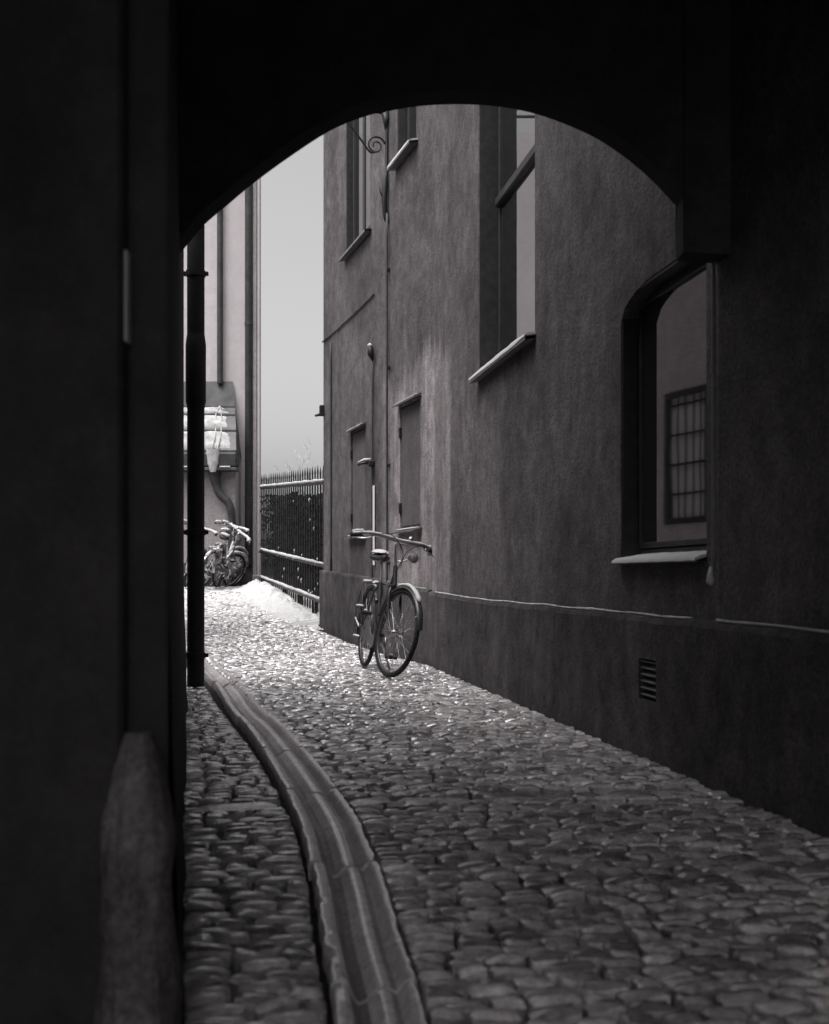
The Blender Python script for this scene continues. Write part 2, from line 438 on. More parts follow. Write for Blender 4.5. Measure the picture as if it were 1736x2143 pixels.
wa = wall(LA, 0, 17.4, -.3, HT, [W1, W2]).build('wall', 'plaster', bld)
wb = wall(LB, 0, 4.52, -.3, HT, [W3, W4, H1, H2]); 
wb.quad(LB(4.52, -.3, 0), LB(4.52, HT, 0), LB(4.52, HT, -6), LB(4.52, -.3, -6))
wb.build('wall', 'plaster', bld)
# plinth, proud of the wall, its top following the slope
def plinth(P, ztop, s0, s1, hole=None):
    mb = MB(); n = round((s1-s0)/.05); rows = []
    for i in range(n+1):
        s = s0+(s1-s0)*i/n; z = ztop(s)+.006*nz(s*2.3, 7)+.006*nz(s*9, 1)
        w = .008*nz(s*3, 3)+.005*nz(s*11, 6)
        rows.append((s, [P(s, -.2, .05+w), P(s, .245, .048+.006*nz(s*4, 9)), P(s, .425, .047+.004*nz(s*5, 12)), P(s, z-.03, .045+w), P(s, z-.008, .036), P(s, z, .018), P(s, z+.004, -.02)]))
    for (sa, a), (sb_, b_) in zip(rows, rows[1:]):
        for j in range(6):
            if hole and j == 1 and sa > hole[0]-.01 and sb_ < hole[1]+.01: continue
            mb.quad(a[j], b_[j], b_[j+1], a[j+1])
    if hole:
        for ss in hole: mb.quad(P(ss, .245, .046), P(ss, .425, .046), P(ss, .425, -.1), P(ss, .245, -.1))
        for zz in (.245, .425): mb.quad(P(hole[0], zz, .046), P(hole[1], zz, .046), P(hole[1], zz, -.1), P(hole[0], zz, -.1))
    return mb
def zA(s): return .645-.03*min(s, 2)/2
def zB(s): return np.interp(s, [0, .76, 2.5, 3.9, 4.52], [.66, .694, .79, .839, .86])
plinth(LA, zA, 0, 17.4, (5.2, 5.4)).build('plinth', 'plinth', bld, 40)
plinth(LB, zB, 0, 4.55).build('plinth', 'plinth', bld, 40)
vent = MB().box(5.2, 5.4, -.1, -.06, .245, .425, lambda s, d, z: LA(s, z, d)).build('air_vent', 'iron', bld)
for k in range(6):
    z = .262+k*.0295
    MB().add([LA(5.2, z, .038), LA(5.394, z, .038), LA(5.394, z+.012, .0), LA(5.2, z+.012, .0), LA(5.2, z+.005, .04), LA(5.394, z+.005, .04), LA(5.394, z+.017, .002), LA(5.2, z+.017, .002)],
             [(0, 1, 2, 3), (4, 7, 6, 5), (0, 4, 5, 1), (1, 5, 6, 2), (2, 6, 7, 3), (3, 7, 4, 0)]).build('vent_slat', 'sill', vent)
# thin line of snow lying on the plinth top
for (P, zf, s0, s1, amp) in ((LA, zA, .3, 5.72, .7), (LA, zA, 5.95, 8, .7), (LB, zB, .1, 1.5, .5)):
    pts, rs = [], []
    n = int((s1-s0)/.05)
    for i in range(n+1):
        s = s0+(s1-s0)*i/n; pts.append(P(s, zf(s)+.006*nz(s*2.3, 7)+.002, .026)); rs.append(max(.0025, (.008+.008*nz(s*1.9, 21)+.004*nz(s*9, 2))*amp))
    MB().tube(pts, rs, 6).build('snow', 'frost', bld, 180)

def window(P, W, casements, rails, frame='wood', fw=.06, pane_d=.03, sill=True, snow=1.0, sill_over=.06, sill_out=.09, sillmat='sill', t_=.04, st=.045):
    a, b_, c, d, dp = W; fr = lambda s, dd, z: P(s, z, dd)
    root = MB()
    D0, D1 = -dp+.004, -dp+.065
    for (s0, s1, z0, z1) in ((a+.002, a+fw, c, d), (b_-fw, b_-.002, c, d), (a+fw, b_-fw, c+.002, c+fw*1.5), (a+fw, b_-fw, d-fw, d-.002)): root.box(s0, s1, D0, D1, z0, z1, fr, .006)
    w = root.build('window', frame, bld)
    n = casements
    inner = (b_-a-2*fw)/n
    zs = [c+fw*1.5]+rails+[d-fw]
    for k in range(n):
        s0 = a+fw+inner*k
        for q in range(len(zs)-1):
            z0, z1 = zs[q], zs[q+1]
            cs = MB()
            for (p0, p1, q0, q1) in ((s0+.003, s0+t_, z0, z1), (s0+inner-t_, s0+inner-.003, z0, z1), (s0+t_, s0+inner-t_, z0+.003, z0+t_*1.2), (s0+t_, s0+inner-t_, z1-t_, z1-.003)): cs.box(p0, p1, D0+.01, D1+.008, q0, q1, fr, .004)
            cs.build('casement', frame, w)
            MB().box(s0+t_-.004, s0+inner-t_+.004, D1-.012, D1-.004, z0+t_, z1-t_, fr).build('pane', 'glass', w)
    for (s0, s1, z0, z1) in ((a+.002, a+.014, c, d), (b_-.014, b_-.002, c, d), (a+.014, b_-.014, d-.014, d-.002)):
        MB().box(s0, s1, D1, -.004, z0, z1, fr, .002).build('dark_lining', 'wood', w)  # dark lining added to blacken the jambs and head of the recess
    for z in rails: MB().box(a+fw, b_-fw, D0+.005, D1+.035, z-.035, z+.035, fr, .01).build('transom', frame, w)
    if sill:
        so = sill_over
        MB().add([P(a-so, c+.012, -dp+.06), P(b_+so, c+.012, -dp+.06), P(b_+so, c-.02, sill_out), P(a-so, c-.02, sill_out), P(a-so, c-st, sill_out), P(b_+so, c-st, sill_out), P(b_+so, c-st, sill_out-.012), P(a-so, c-st, sill_out-.012), P(a-so, c-.03, 0), P(b_+so, c-.03, 0)],
                 [(0, 1, 2, 3), (3, 2, 5, 4), (4, 5, 6, 7), (7, 6, 9, 8)]).build('sill', sillmat, w)
        if snow:
            nn = 26; v = []; f = []
            for i in range(nn+1):
                u = i/nn; s = a-so+.01+(b_-a+2*so-.02)*u; h = (.012+.022*snow*min(1, 4*u*(1-u)+.35)*(1+.5*nz(s*4, c)))
                for q, (dd, k) in enumerate(((sill_out+.004, -.3), (sill_out+.002, .5), (sill_out*.6, 1), (0., .9), (-dp*.6, .55), (-dp+.07, .15))):
                    zz = c+.012-.032*max(0, (dd+dp-.06)/(sill_out+dp-.06))
                    v.append(P(s, zz+h*k+.004*nz(s*13, dd*20), dd))
            for i in range(nn):
                for q in range(5): f.append((i*6+q, (i+1)*6+q, (i+1)*6+q+1, i*6+q+1))
            f += [(0, 1, 2, 3, 4, 5), tuple(range(nn*6, nn*6+6))[::-1]]
            MB().add(v, f).build('snow', 'snow', w, 60)
    return w
w1 = window(LA, W1, 1, [], fw=.028, snow=.1, sill_out=.045, st=.028, sill_over=.005, t_=.024); w1['label'] = 'low dark framed window reflecting a barred window'
lint = MB(); seg = [(4.852+.40*k/8, 1.985+.113*math.sqrt(1-(1-k/8)**2)) for k in range(9)]
for (s0, z0), (s1, z1) in zip(seg, seg[1:]):
    lint.quad(LA(s0, z0, 0), LA(s1, z1, 0), LA(s1, 2.099, 0), LA(s0, 2.099, 0)); lint.quad(LA(s0, z0, 0), LA(s1, z1, 0), LA(s1, z1, -.148), LA(s0, z0, -.148))
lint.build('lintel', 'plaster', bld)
w2 = window(LA, W2, 1, [3.52], fw=.055, snow=.9, t_=.03, sill_out=.07, sill_over=.03); w2['label'] = 'tall dark framed window with snow on its sill'
w3 = window(LB, W3, 2, [], fw=.06, snow=0, sill_out=.08); w3['label'] = 'upper dark window with bare metal sill'
w4 = window(LB, W4, 1, [], fw=.06, snow=1.0, sill_out=.09); w4['label'] = 'small upper window with snow heaped on its sill'
MB().box(2.195, 2.212, -.08, -.066, 4.6, 6.6, lambda s, d, z: LB(s, z, d)).build('jamb_strip', 'wood_pale', w3)
# two blind shutters with sheet hoods
for (W, nm) in ((H1, 'narrow painted wall hatch under a small hood'), (H2, 'painted wall hatch beside the bicycle handlebar')):
    a, b_, c, d, dp = W; fr = lambda s, dd, z: LB(s, z, dd)
    h = MB().box(a+.012, b_-.012, -dp+.003, -.012, c+.01, d-.01, fr, .008).build('wall_hatch', 'shutter', bld); h['label'] = nm
    for z in (c+.2, d-.25): MB().box(b_-.03, b_+.004, -.02, .016, z-.05, z+.05, fr, .004).build('hinge', 'iron', h)
    MB().add([LB(a-.04, d+.05, -.01), LB(b_+.05, d+.05, -.01), LB(b_+.05, d+.012, .07), LB(a-.04, d+.012, .07), LB(a-.04, d-.004, .07), LB(b_+.05, d-.004, .07), LB(b_+.05, d+.03, -.01), LB(a-.04, d+.03, -.01)],
             [(0, 1, 2, 3), (3, 2, 5, 4), (4, 5, 6, 7), (0, 3, 4, 7), (1, 6, 5, 2)]).build('hood', 'sheet', h)
    pts = [LB(a-.03+(b_-a+.07)*i/14, d+.03+.004*nz(i*.7), .045) for i in range(15)]
    MB().tube(pts, [.006+.010*abs(nz(i*.5, 4)) for i in range(15)], 6).build('snow', 'snow', h, 180)
MB().add([LB(.3, 1.245, -.03), LB(1.08, 1.245, -.03), LB(1.08, 1.21, .09), LB(.3, 1.21, .09), LB(.3, 1.195, .09), LB(1.08, 1.195, .09), LB(1.08, 1.22, -.03), LB(.3, 1.22, -.03)],
         [(0, 1, 2, 3), (3, 2, 5, 4), (4, 5, 6, 7), (0, 3, 4, 7), (1, 6, 5, 2)]).build('hatch_sill', 'sheet', bld)
MB().tube([LB(.34+.05*i, 1.236, .035) for i in range(15)], [.006+.012*abs(nz(i*.4, 14)) for i in range(15)], 6).build('snow', 'snow', bld, 180)
MB().add([LB(2.36, 1.255, -.03), LB(3.1, 1.255, -.03), LB(3.1, 1.225, .07), LB(2.36, 1.225, .07), LB(2.36, 1.21, .07), LB(3.1, 1.21, .07), LB(3.1, 1.225, -.03), LB(2.36, 1.225, -.03)],
         [(0, 1, 2, 3), (3, 2, 5, 4), (4, 5, 6, 7), (0, 3, 4, 7), (1, 6, 5, 2)]).build('hatch_sill', 'sheet', bld)
MB().tube([LB(2.38+.05*i, 1.25, .03) for i in range(15)], [.006+.010*abs(nz(i*.4, 34)) for i in range(15)], 6).build('snow', 'snow', bld, 180)

# ------------------------------------------------------------------ things on the right wall
def on_wall(P, s, z0): return Vector(P(s, z0, 0))
# thin downpipe with iron holder
c0 = on_wall(PB, 1.40, .1); wp = empty('wall_conduit', c0, 'thin dark conduit rising up the wall below the scroll bracket', 'conduit')
def LW(P, c0): return lambda s, z, d=0.: tuple(Vector(P(s, z, d))-c0)
q = LW(PB, c0)
MB().tube([q(1.40+.012*nz(i*.35), .12+i*.23, .028) for i in range(20)], .013, 8).build('pipe', 'cable', wp, 180)
for z in (.9, 1.9, 2.9, 3.9): MB().box(1.375, 1.425, -.002, .036, z, z+.03, lambda s, d, zz: q(s, zz, d), .004).build('clip', 'iron', wp)
# scroll bracket
c0 = on_wall(PB, 1.44, 4.4); br = empty('scroll_bracket', c0, 'wrought iron scroll bracket high on the grey plaster wall', 'bracket'); q = LW(PB, c0)
S_ = 1.44
MB().tube([q(S_, 4.40, .01), q(S_, 4.44, .03), q(S_+.01, 4.62, .045), q(S_, 4.84, .04), q(S_, 4.9, .025), q(S_, 5.3, .02), q(S_, 5.75, .02)], [.014, .03, .04, .042, .022, .02, .022], 8, sq=.8).build('back_plate', 'iron', br, 180)
MB().tube([q(S_, 4.62, .05), q(S_, 4.72, .09), q(S_, 4.82, .11)], [.009, .007, .003], 6).build('hook', 'iron', br, 180)
pts = []
for i in range(60):
    u = i/59; a = -.6+u*(2*math.pi*1.55); r = .022+.078*u
    pts.append((.135+r*math.cos(a), 5.185+r*math.sin(a)))
end = pts[-1]
path = [q(S_, z, d) for d, z in pts]
MB().tube(path, [.007+.004*i/59 for i in range(60)], 8).build('scroll', 'iron', br, 180)
d_e, z_e = pts[-1]
low = spline([(d_e, z_e, 0), (.125, 5.083, 0), (.20, 5.13, 0), (.30, 5.25, 0), (.50, 5.47, 0), (.72, 5.66, 0)], 6)
a_end = max(range(60), key=lambda i: -pts[i][1])
MB().tube([q(S_, p.y, p.x) for p in spline([(pts[a_end][0], pts[a_end][1], 0), (.20, 5.115, 0), (.30, 5.235, 0), (.50, 5.46, 0), (.75, 5.70, 0)], 8)], .011, 8).build('strut', 'iron', br, 180)
MB().tube([q(S_, 5.53, 0), q(S_, 5.545, .3), q(S_, 5.56, .95)], [.02, .016, .014], 8, sq=1.2).build('arm', 'iron', br, 180)
MB().tube([q(S_, 5.52, .03), q(S_, 5.43, .03), q(S_, 5.36, .025)], [.05, .03, .018], 6).build('bracket_foot', 'iron', br, 180)
# second thin pipe with knob
c0 = on_wall(PB, 2.02, .1); pp = empty('gas_pipe', c0, 'thin pipe with snow-capped knob beside the narrow wall hatch', 'pipe'); q = LW(PB, c0)
MB().tube([q(2.02-.004*i+.005*nz(i*.6), .15+i*.25, .025) for i in range(13)], .011, 8).build('pipe', 'darkpipe', pp, 180)
MB().tube([q(1.97, 3.10, .03), q(1.97, 3.16, .05), q(1.97, 3.22, .05), q(1.97, 3.245, .04)], [.018, .036, .034, .012], 10).build('knob', 'iron', pp, 180)
MB().tube([q(1.97, 3.235, .05), q(1.975, 3.26, .06), q(1.98, 3.275, .05)], [.028, .024, .008], 8).build('snow', 'snow', pp, 180)
MB().box(1.96, 2.05, -.002, .07, 1.96, 2.02, lambda s, d, z: q(s, z, d), .008).build('tap', 'iron', pp)
MB().tube([q(1.99, 2.0, .06), q(2.0, 1.99, .14), q(2.02, 1.97, .18)], [.016, .014, .01], 8).build('tap_spout', 'iron', pp, 180)
MB().tube([q(2.0, 2.03, .04), q(2.01, 2.03, .11), q(2.03, 2.0, .18)], [.02, .016, .006], 8).build('snow', 'snow', pp, 180)
MB().box(1.935, 1.96, .012, .03, .9, 1.75, lambda s, d, z: q(s, z, d), .002).build('conduit_strip', 'near_white', pp)
MB().box(1.96, 1.99, .0, .022, .9, 1.75, lambda s, d, z: q(s, z, d), .002).build('conduit_strip', 'iron', pp)
# cable up the corner and slanting cable
c0 = on_wall(PB, 4.03, .8); cb = empty('corner_cable', c0, 'dark cable running straight down the plaster near the far corner', 'cable'); q = LW(PB, c0)
MB().tube([q(4.03+.008*nz(i*.4, 3), .84+i*.22, .012) for i in range(14)], .016, 6).build('cable', 'cable', cb, 180)
c0 = on_wall(PB, 2.0, 3.8); cb = empty('slack_cable', c0, 'thin slanting cable crossing the wall below the upper window', 'cable'); q = LW(PB, c0)
MB().tube([q(1.98+i*.1275, 3.805+.012*nz(i*.8, 8)-.015*math.sin(math.pi*i/20), .012) for i in range(21)], .009, 6).build('cable', 'cable', cb, 180)
# small corner lamp
c0 = on_wall(PB, 4.50, 2.85); lp = empty('corner_fitting', c0, 'small dark iron fitting on the far corner of the plaster wall', 'fitting'); q = LW(PB, c0)
MB().box(4.45, 4.51, -.01, .06, 2.84, 2.98, lambda s, d, z: q(s, z, d), .008).build('bracket', 'iron', lp)
MB().tube([q(4.48, 2.86, .05), q(4.48, 2.84, .12)], [.02, .014], 8).build('peg', 'iron', lp, 180)
# conduit by the arch
c0 = on_wall(PA, 5.86, .75); cd = empty('jamb_conduit', c0, 'thin vertical conduit ending in a pale knob beside the low window', 'conduit'); q = LW(PA, c0)
MB().tube([q(5.905, .80+.1*i, .02) for i in range(13)], .008, 6).build('pipe', 'sill', cd, 180)
MB().tube([q(5.905, .82, .03), q(5.905, .79, .035), q(5.905, .765, .035), q(5.905, .75, .03)], [.006, .011, .017, .008], 8).build('knob', 'frost', cd, 180)

# ------------------------------------------------------------------ gateway building round the camera
gate = empty('arched_gateway', (-.4, 4.0, 0), 'dark vaulted gateway framing the alley with a low stone arch', 'gateway')
lg = local(gate); ident = lambda x, y, z: (x, y, z); LG = lg(ident)
sc = 549.5
arch_px = [(372, 536), (400, 503), (430, 468), (475, 430), (530, 384), (605, 329), (690, 274), (765, 243), (830, 229), (885, 221), (938, 218), (1000, 219), (1060, 225), (1125, 239), (1190, 262), (1250, 290), (1310, 330), (1365, 377), (1417, 432)]
arch = [((x-868)/sc, .786+(1205-y)/sc) for x, y in arch_px]
arch = [(p.x, p.y) for p in spline([(a, b_, 0) for a, b_ in arch], 4)]
prof_ = [(left_x(4.24)-.02, -.2)] if False else []
opening = [(-.915, arch[0][1]-.02)]+arch+[((1415-868)/sc, 1.985), (1.20, 1.975)]
YF, YBk = 4.24, 4.12
fa, so_ = MB(), MB()
for (x0, z0), (x1, z1) in zip(opening, opening[1:]):
    so_.quad(LG(x0, YF, z0), LG(x1, YF, z1), LG(x1, YBk, z1), LG(x0, YBk, z0))
    if abs(x1-x0) < 1e-4: continue
    for yy in (YF, YBk): fa.quad(LG(x0, yy, z0), LG(x1, yy, z1), LG(x1, yy, HG), LG(x0, yy, HG))
fa.build('arch_face', 'archface', gate)
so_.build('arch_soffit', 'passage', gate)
# left flank: passage wall, outer face and far end beside the downpipe
def vquad(mb, p0, p1, z0, z1, n=1):
    mb.quad(LG(p0[0], p0[1], z0), LG(p1[0], p1[1], z0), LG(p1[0], p1[1], z1), LG(p0[0], p0[1], z1))
fl = MB(); Y0, Y1 = 1.93, 7.60
n = 40; prev = None
for i in range(n+1):
    y = Y0+(Y1-Y0)*i/n; cols = []
    for z in (-.2, 0, .12, .3, .5, .8, 1.2, HF):
        bulge = (.018+.022*nz(y*2.2, z*3.1, 4))*max(0, 1-z/.7) if z < .8 else 0
        cols.append(LG(left_x(y)+bulge, y, z))
    if prev:
        for j in range(len(cols)-1): fl.quad(prev[j], cols[j], cols[j+1], prev[j+1])
    prev = cols
vquad(fl, (left_x(Y1), Y1), (-4.4, Y1), -.2, HF)
fl.quad(LG(left_x(YF), YF, HF), LG(left_x(Y1), Y1, HF), LG(-4.4, Y1, HF), LG(-4.4, YF, HF)); vquad(fl, (-.9, YF), (-4.4, YF), HF, HG)
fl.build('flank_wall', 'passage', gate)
# pier facing the viewer, in two rebates with a worn edge
pr = MB(); XR = left_x(1.93)
pr.quad(LG(XR, 1.93, -.2), LG(XR, 1.93, 3.0), LG(XR-.006, 1.925, 3.0), LG(XR-.006, 1.925, -.2))
pr.quad(LG(XR-.006, 1.925, -.2), LG(XR-.006, 1.925, 3.0), LG(-.488, 1.90, 3.0), LG(-.488, 1.90, -.2))
pr.quad(LG(-.488, 1.90, -.2), LG(-.488, 1.90, 3.0), LG(-.490, 1.868, 3.0), LG(-.490, 1.868, -.2))
pr.quad(LG(-.490, 1.868, -.2), LG(-.490, 1.868, 3.0), LG(-.496, 1.858, 3.0), LG(-.496, 1.858, -.2))
pr.quad(LG(-.496, 1.858, -.2), LG(-.496, 1.858, 3.0), LG(-1.7, 1.85, 3.0), LG(-1.7, 1.85, -.2))
pr.build('pier', 'pier', gate)
MB().box(-.4885, -.4835, 1.870, 1.899, 1.18, 1.335, LG, .002).build('edge_glint', 'wood_pale', gate)  # added pale strip standing in for light caught on the pier edge
# passage shell behind the camera
sh = MB(); YE = -1.0  # unseen open end, placed to let fill light into the passage
vquad(sh, (-1.7, 1.85), (-1.7, YE), -.2, 3.0)
sh.quad(LG(-1.7, YE, 3.0), LG(3.2, YE, 3.0), LG(1.4, 4.13, 3.0), LG(-1.7, 4.13, 3.0))
sh.quad(LG(-4.4, YE, HG), LG(3.2, YE, HG), LG(1.3, YF, HG), LG(-4.4, YF, HG)); vquad(sh, (-4.4, YE), (-4.4, YF), -.2, HG); vquad(sh, (-4.4, YF), (-4.4, Y1), -.2, HF); vquad(sh, (-4.4, YE), (3.2, YE), 3.0, HG); vquad(sh, (-4.4, YE), (-1.7, YE), -.2, 3.0)
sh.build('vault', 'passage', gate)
# rough footing stone against the pier
ft = MB(); rows = []
for j in range(22):
    z = -.05+.57*j/21; ring = []; dome = math.sqrt(max(.04, 1-max(0, (z-.30)/.235)**2))
    for i in range(24):
        a = math.pi*(-.12+1.24*i/23)
        bul = 1+.20*nz(math.cos(a)*1.6, z*6, 2)+.10*nz(math.cos(a)*4, z*16, 6)
        rr = dome*bul*(1+.25*max(0, .22-z)/.22)
        ring.append(LG(-.470+math.cos(a)*.058*rr, 1.890-math.sin(a)*.075*rr, z))
    rows.append(ring)
for a, b_ in zip(rows, rows[1:]):
    for i in range(23): ft.quad(a[i], a[i+1], b_[i+1], b_[i])
ft.add(rows[-1], [tuple(range(24))])
ft.build('footing_stone', 'footing', gate, 50)

# near black downpipe at the end of the flank wall
dp = empty('downpipe', (-1.531, 7.79, 0), 'thick black downpipe at the end of the dark left wall above the drain', 'downpipe')
def tubez(name, mat, par, zr, n=14): MB().tube([(0, 0, z) for z, r in zr], [r for z, r in zr], n).build(name, mat, par, 40)
tubez('pipe', 'pipe', dp, [(.012, .060), (1.95, .060), (1.98, .064)])
tubez('collar', 'pipe', dp, [(1.97, .060), (2.0, .070), (2.40, .071), (2.47, .062)])
tubez('pipe', 'pipe', dp, [(2.46, .0605), (HF-.05, .0605)])
for z in (.23, 1.09, 2.9):
    cl = MB().tube([(0, 0, z-.022), (0, 0, z-.02), (0, 0, z+.02), (0, 0, z+.022)], [.058, .068, .068, .058], 14)
    cl.box(-.092, -.06, -.012, .012, z-.016, z+.016, None, .003).box(.06, .088, -.012, .012, z-.014, z+.014, None, .003)
    cl.build('clamp', 'pipe', dp, 40)
# ------------------------------------------------------------------ courtyard wing (hidden to the left, mirrored in the low window)
cw = empty('courtyard_wing', (-3.6, 7.62, 0), 'plain plaster wing with a barred window mirrored in the low window', 'building')
lc = local(cw)
CDIR = Vector((.0872, .9962, 0)); CNR = Vector((.9962, -.0872, 0)); CO = Vector((-3.6, 7.62, 0))
def PC(s, z, d=0.): p = CO+CDIR*s+CNR*d; return (p.x, p.y, z)
LC = lc(PC)
CWN = (3.50, 4.30, 1.38, 2.90, .15)
wall(LC, 0, 6.2, -.2, 4.6, [CWN], 3.0).build('wall', 'court', cw)
a, b_, c, d, dpth = CWN; fr = lambda s, dd, z: LC(s, z, dd)
cwin = MB()
for (s0, s1, z0, z1) in ((a, a+.07, c, d), (b_-.07, b_, c, d), (a+.07, b_-.07, c, c+.07), (a+.07, b_-.07, d-.07, d)): cwin.box(s0, s1, -.13, .012, z0, z1, fr, .004)
cwin = cwin.build('window', 'wood', cw)
MB().box(a+.07, b_-.07, -.06, -.03, c+.07, d-.07, fr).build('pane', 'near_white', cwin)  # near-white colour stands in for sky brightness in the pane
for k in range(5): MB().box(a+.07+(b_-a-.14)*(k+.5)/5-.008, a+.07+(b_-a-.14)*(k+.5)/5+.008, .0, .016, c, d, fr).build('bar', 'iron', cwin)
for k in range(4): MB().box(a+.07, b_-.07, -.022, -.004, c+.34+.34*k-.01, c+.34+.34*k+.01, fr).build('bar', 'iron', cwin)

# ------------------------------------------------------------------ pale building at the end
far = empty('pale_building', (-3.4, 20.6, .6), 'tall pale building with dark downpipes behind the parked bicycles', 'building')
lf = local(far); LF = lf(ident)
FX, FY, FH = -2.856, 20.6, 9.5
fm = MB()
for (x0, x1) in ((-9.0, -2.97),): fm.quad(LF(x0, FY, .2), LF(x1, FY, .2), LF(x1, FY, FH), LF(x0, FY, FH))
fm.quad(LF(FX-.01, FY, .2), LF(FX-2.2, FY+9, .2), LF(FX-2.2, FY+9, FH), LF(FX-.01, FY, FH)); fm.quad(LF(-9, FY, FH), LF(FX, FY, FH), LF(FX-2.2, FY+9, FH), LF(-9, FY+9, FH))
fm.quad(LF(-9, FY, .2), LF(-9, FY+9, .2), LF(-9, FY+9, FH), LF(-9, FY, FH))
fm.build('wall', 'facade', far)
MB().box(-2.985, -2.91, FY-.09, FY+.1, .2, FH, LF, .012).build('pilaster', 'facade_grey', far)
MB().box(-2.909, FX, FY-.06, FY+.1, .2, FH, LF, .008).build('pilaster', 'facade', far)
MB().box(-3.4, -2.99, FY-.10, FY+.05, .3, 1.13, LF, .02).build('plinth', 'plinth', far)
MB().box(-2.988, FX+.004, FY-.13, FY+.06, .3, .80, LF, .015).build('plinth', 'facade_grey', far)
bay = MB()
bay.box(-5.2, -3.22, 20.06, FY+.1, .2, 2.72, LF, .02); bay.build('bay_wall', 'facade_grey', far)
MB().box(-5.21, -3.195, 20.03, FY-.02, .3, 1.02, LF, .01).build('plinth', 'plinth', far)
# bay roof: four overlapping sheet courses, eave and gutter
rp = [(20.57, 4.34), (20.47, 3.86), (20.32, 3.70), (20.10, 3.40), (19.88, 3.02)]; rx = [-3.36, -3.30, -3.27, -3.225, -3.185]
roof = None
for k in range(4):
    (y0, z0), (y1, z1) = rp[k], rp[k+1]
    e = MB(); dz = .012*(4-k)
    e.add([LF(-5.25, y0, z0+dz-.01), LF(rx[k], y0, z0+dz-.01), LF(rx[k+1], y1-.015, z1+dz), LF(-5.25, y1-.015, z1+dz), LF(-5.25, y1-.015, z1+dz-.03), LF(rx[k+1], y1-.015, z1+dz-.03), LF(rx[k]-.02, FY+.02, z0-.05), LF(rx[k+1]-.02, FY+.02, z1-.05)],
          [(0, 1, 2, 3), (3, 2, 5, 4), (1, 6, 7, 2), (2, 7, 5)])
    o = e.build('roof' if k == 0 else 'roof_sheet', 'sheet', far if roof is None else roof)
    if roof is None: roof = o
def roofpt(x, u):          # u 0..4 along the roof profile
    k = min(int(u), 3); w_ = u-k; (y0, z0), (y1, z1) = rp[k], rp[k+1]
    return x, y0+(y1-y0)*w_, z0+(z1-z0)*w_+.012*(4-k)
def snow_sheet(x0, xr, u0, u1, h, seed):
    nx_, nu = 30, 10; v = []; f = []
    for j in range(nu+1):
        w_ = j/nu; u = u0+(u1-u0)*w_; xe = xr(w_)
        for i in range(nx_+1):
            x = x0+(xe-x0)*i/nx_; px, py, pz = roofpt(x, u)
            ed = min(1, min(i, nx_-i)/2.5, min(j, nu-j)/1.5); hh = h*(.25+.75*ed)*(1+.9*nz(x*5, u*4, seed)+.5*nz(x*14, u*11, seed)) if ed else -.01
            v.append(LF(px+.015*nz(u*6, seed), py-hh*.5, pz+hh))
    for j in range(nu):
        for i in range(nx_): f.append((j*(nx_+1)+i, j*(nx_+1)+i+1, (j+1)*(nx_+1)+i+1, (j+1)*(nx_+1)+i))
    return MB().add(v, f).build('snow', 'frost', roof, 180)
snow_sheet(-5.2, lambda w_: -3.56+.16*w_+.07*math.sin(w_*9), 1.2, 1.95, .03, 1)
snow_sheet(-5.2, lambda w_: -3.41+.10*w_**3, 2.06, 2.93, .035, 2)
snow_sheet(-5.2, lambda w_: -3.40+.16*math.sqrt(w_), 3.06, 4.0, .04, 3)
gt = MB().box(-5.25, -3.17, 19.82, 20.08, 2.72, 2.99, LF, .03).build('gutter', 'darkpipe', far)
MB().box(-5.24, -3.165, 19.80, 20.07, 2.66, 2.715, LF, .01).build('moulding', 'sheet', far)
for (xa, xb) in ((-3.47, -3.28), (-4.6, -3.74)): MB().tube([LF(xa+(xb-xa)*i/8, 19.80, 2.725+.003*nz(i)) for i in range(9)], .016, 6).build('snow', 'snow', gt, 180)
ic = MB(); rows = []
for j in range(9):
    w_ = j/8; z = 3.03-.40*w_; hw = .115*(1-.55*w_**2)+.012*nz(j*.9, 5); rows.append([LF(-3.585+hw*math.cos(a), 19.80-.05*math.sin(a)-.02*(1-w_), z+.01*nz(a*2, j)) for a in [math.pi*i/10 for i in range(11)]])
for a, b_ in zip(rows, rows[1:]):
    for i in range(10): ic.quad(a[i], a[i+1], b_[i+1], b_[i])
ic.add(rows[-1], [tuple(range(11))]); ic.build('snow', 'frost', gt, 180)
pipe_path = spline([(-3.58, 19.93, 2.70), (-3.57, 19.93, 2.50), (-3.52, 19.93, 2.30), (-3.44, 19.93, 2.19), (-3.34, 19.93, 2.10), (-3.285, 19.93, 1.95), (-3.275, 19.95, 1.7), (-3.275, 19.96, .75)], 6)
MB().tube([LF(*p) for p in pipe_path], [.13-.06*min(1, i/9) for i in range(len(pipe_path))], 12).build('drainpipe', 'darkpipe', far, 180)
MB().tube([LF(-3.055, FY-.10, .98), LF(-3.055, FY-.10, 1.0), LF(-3.055, FY-.10, FH)], [.06, .07, .07], 12).build('drainpipe', 'darkpipe', far, 60)
for z in (2.2, 5.4, 8.6): MB().tube([LF(-3.055, FY-.10, z), LF(-3.055, FY-.10, z+.05)], .078, 12).build('clamp', 'darkpipe', far, 60)
MB().tube([LF(-3.587, FY-.08, 4.33), LF(-3.587, FY-.08, FH)], .055, 12).build('drainpipe', 'darkpipe', far, 60)
for x, zt in ((-3.62, 0), (-3.52, .03)):
    MB().tube([LF(*p) for p in spline([(-3.575, 20.42, 3.9), (x-.0, 20.28, 3.72), (x+.02, 20.15, 3.52), (x+.04, 19.98, 3.3), (x, 19.80, 3.02)], 5)], .011, 6).build('rope', 'frost', roof, 180)

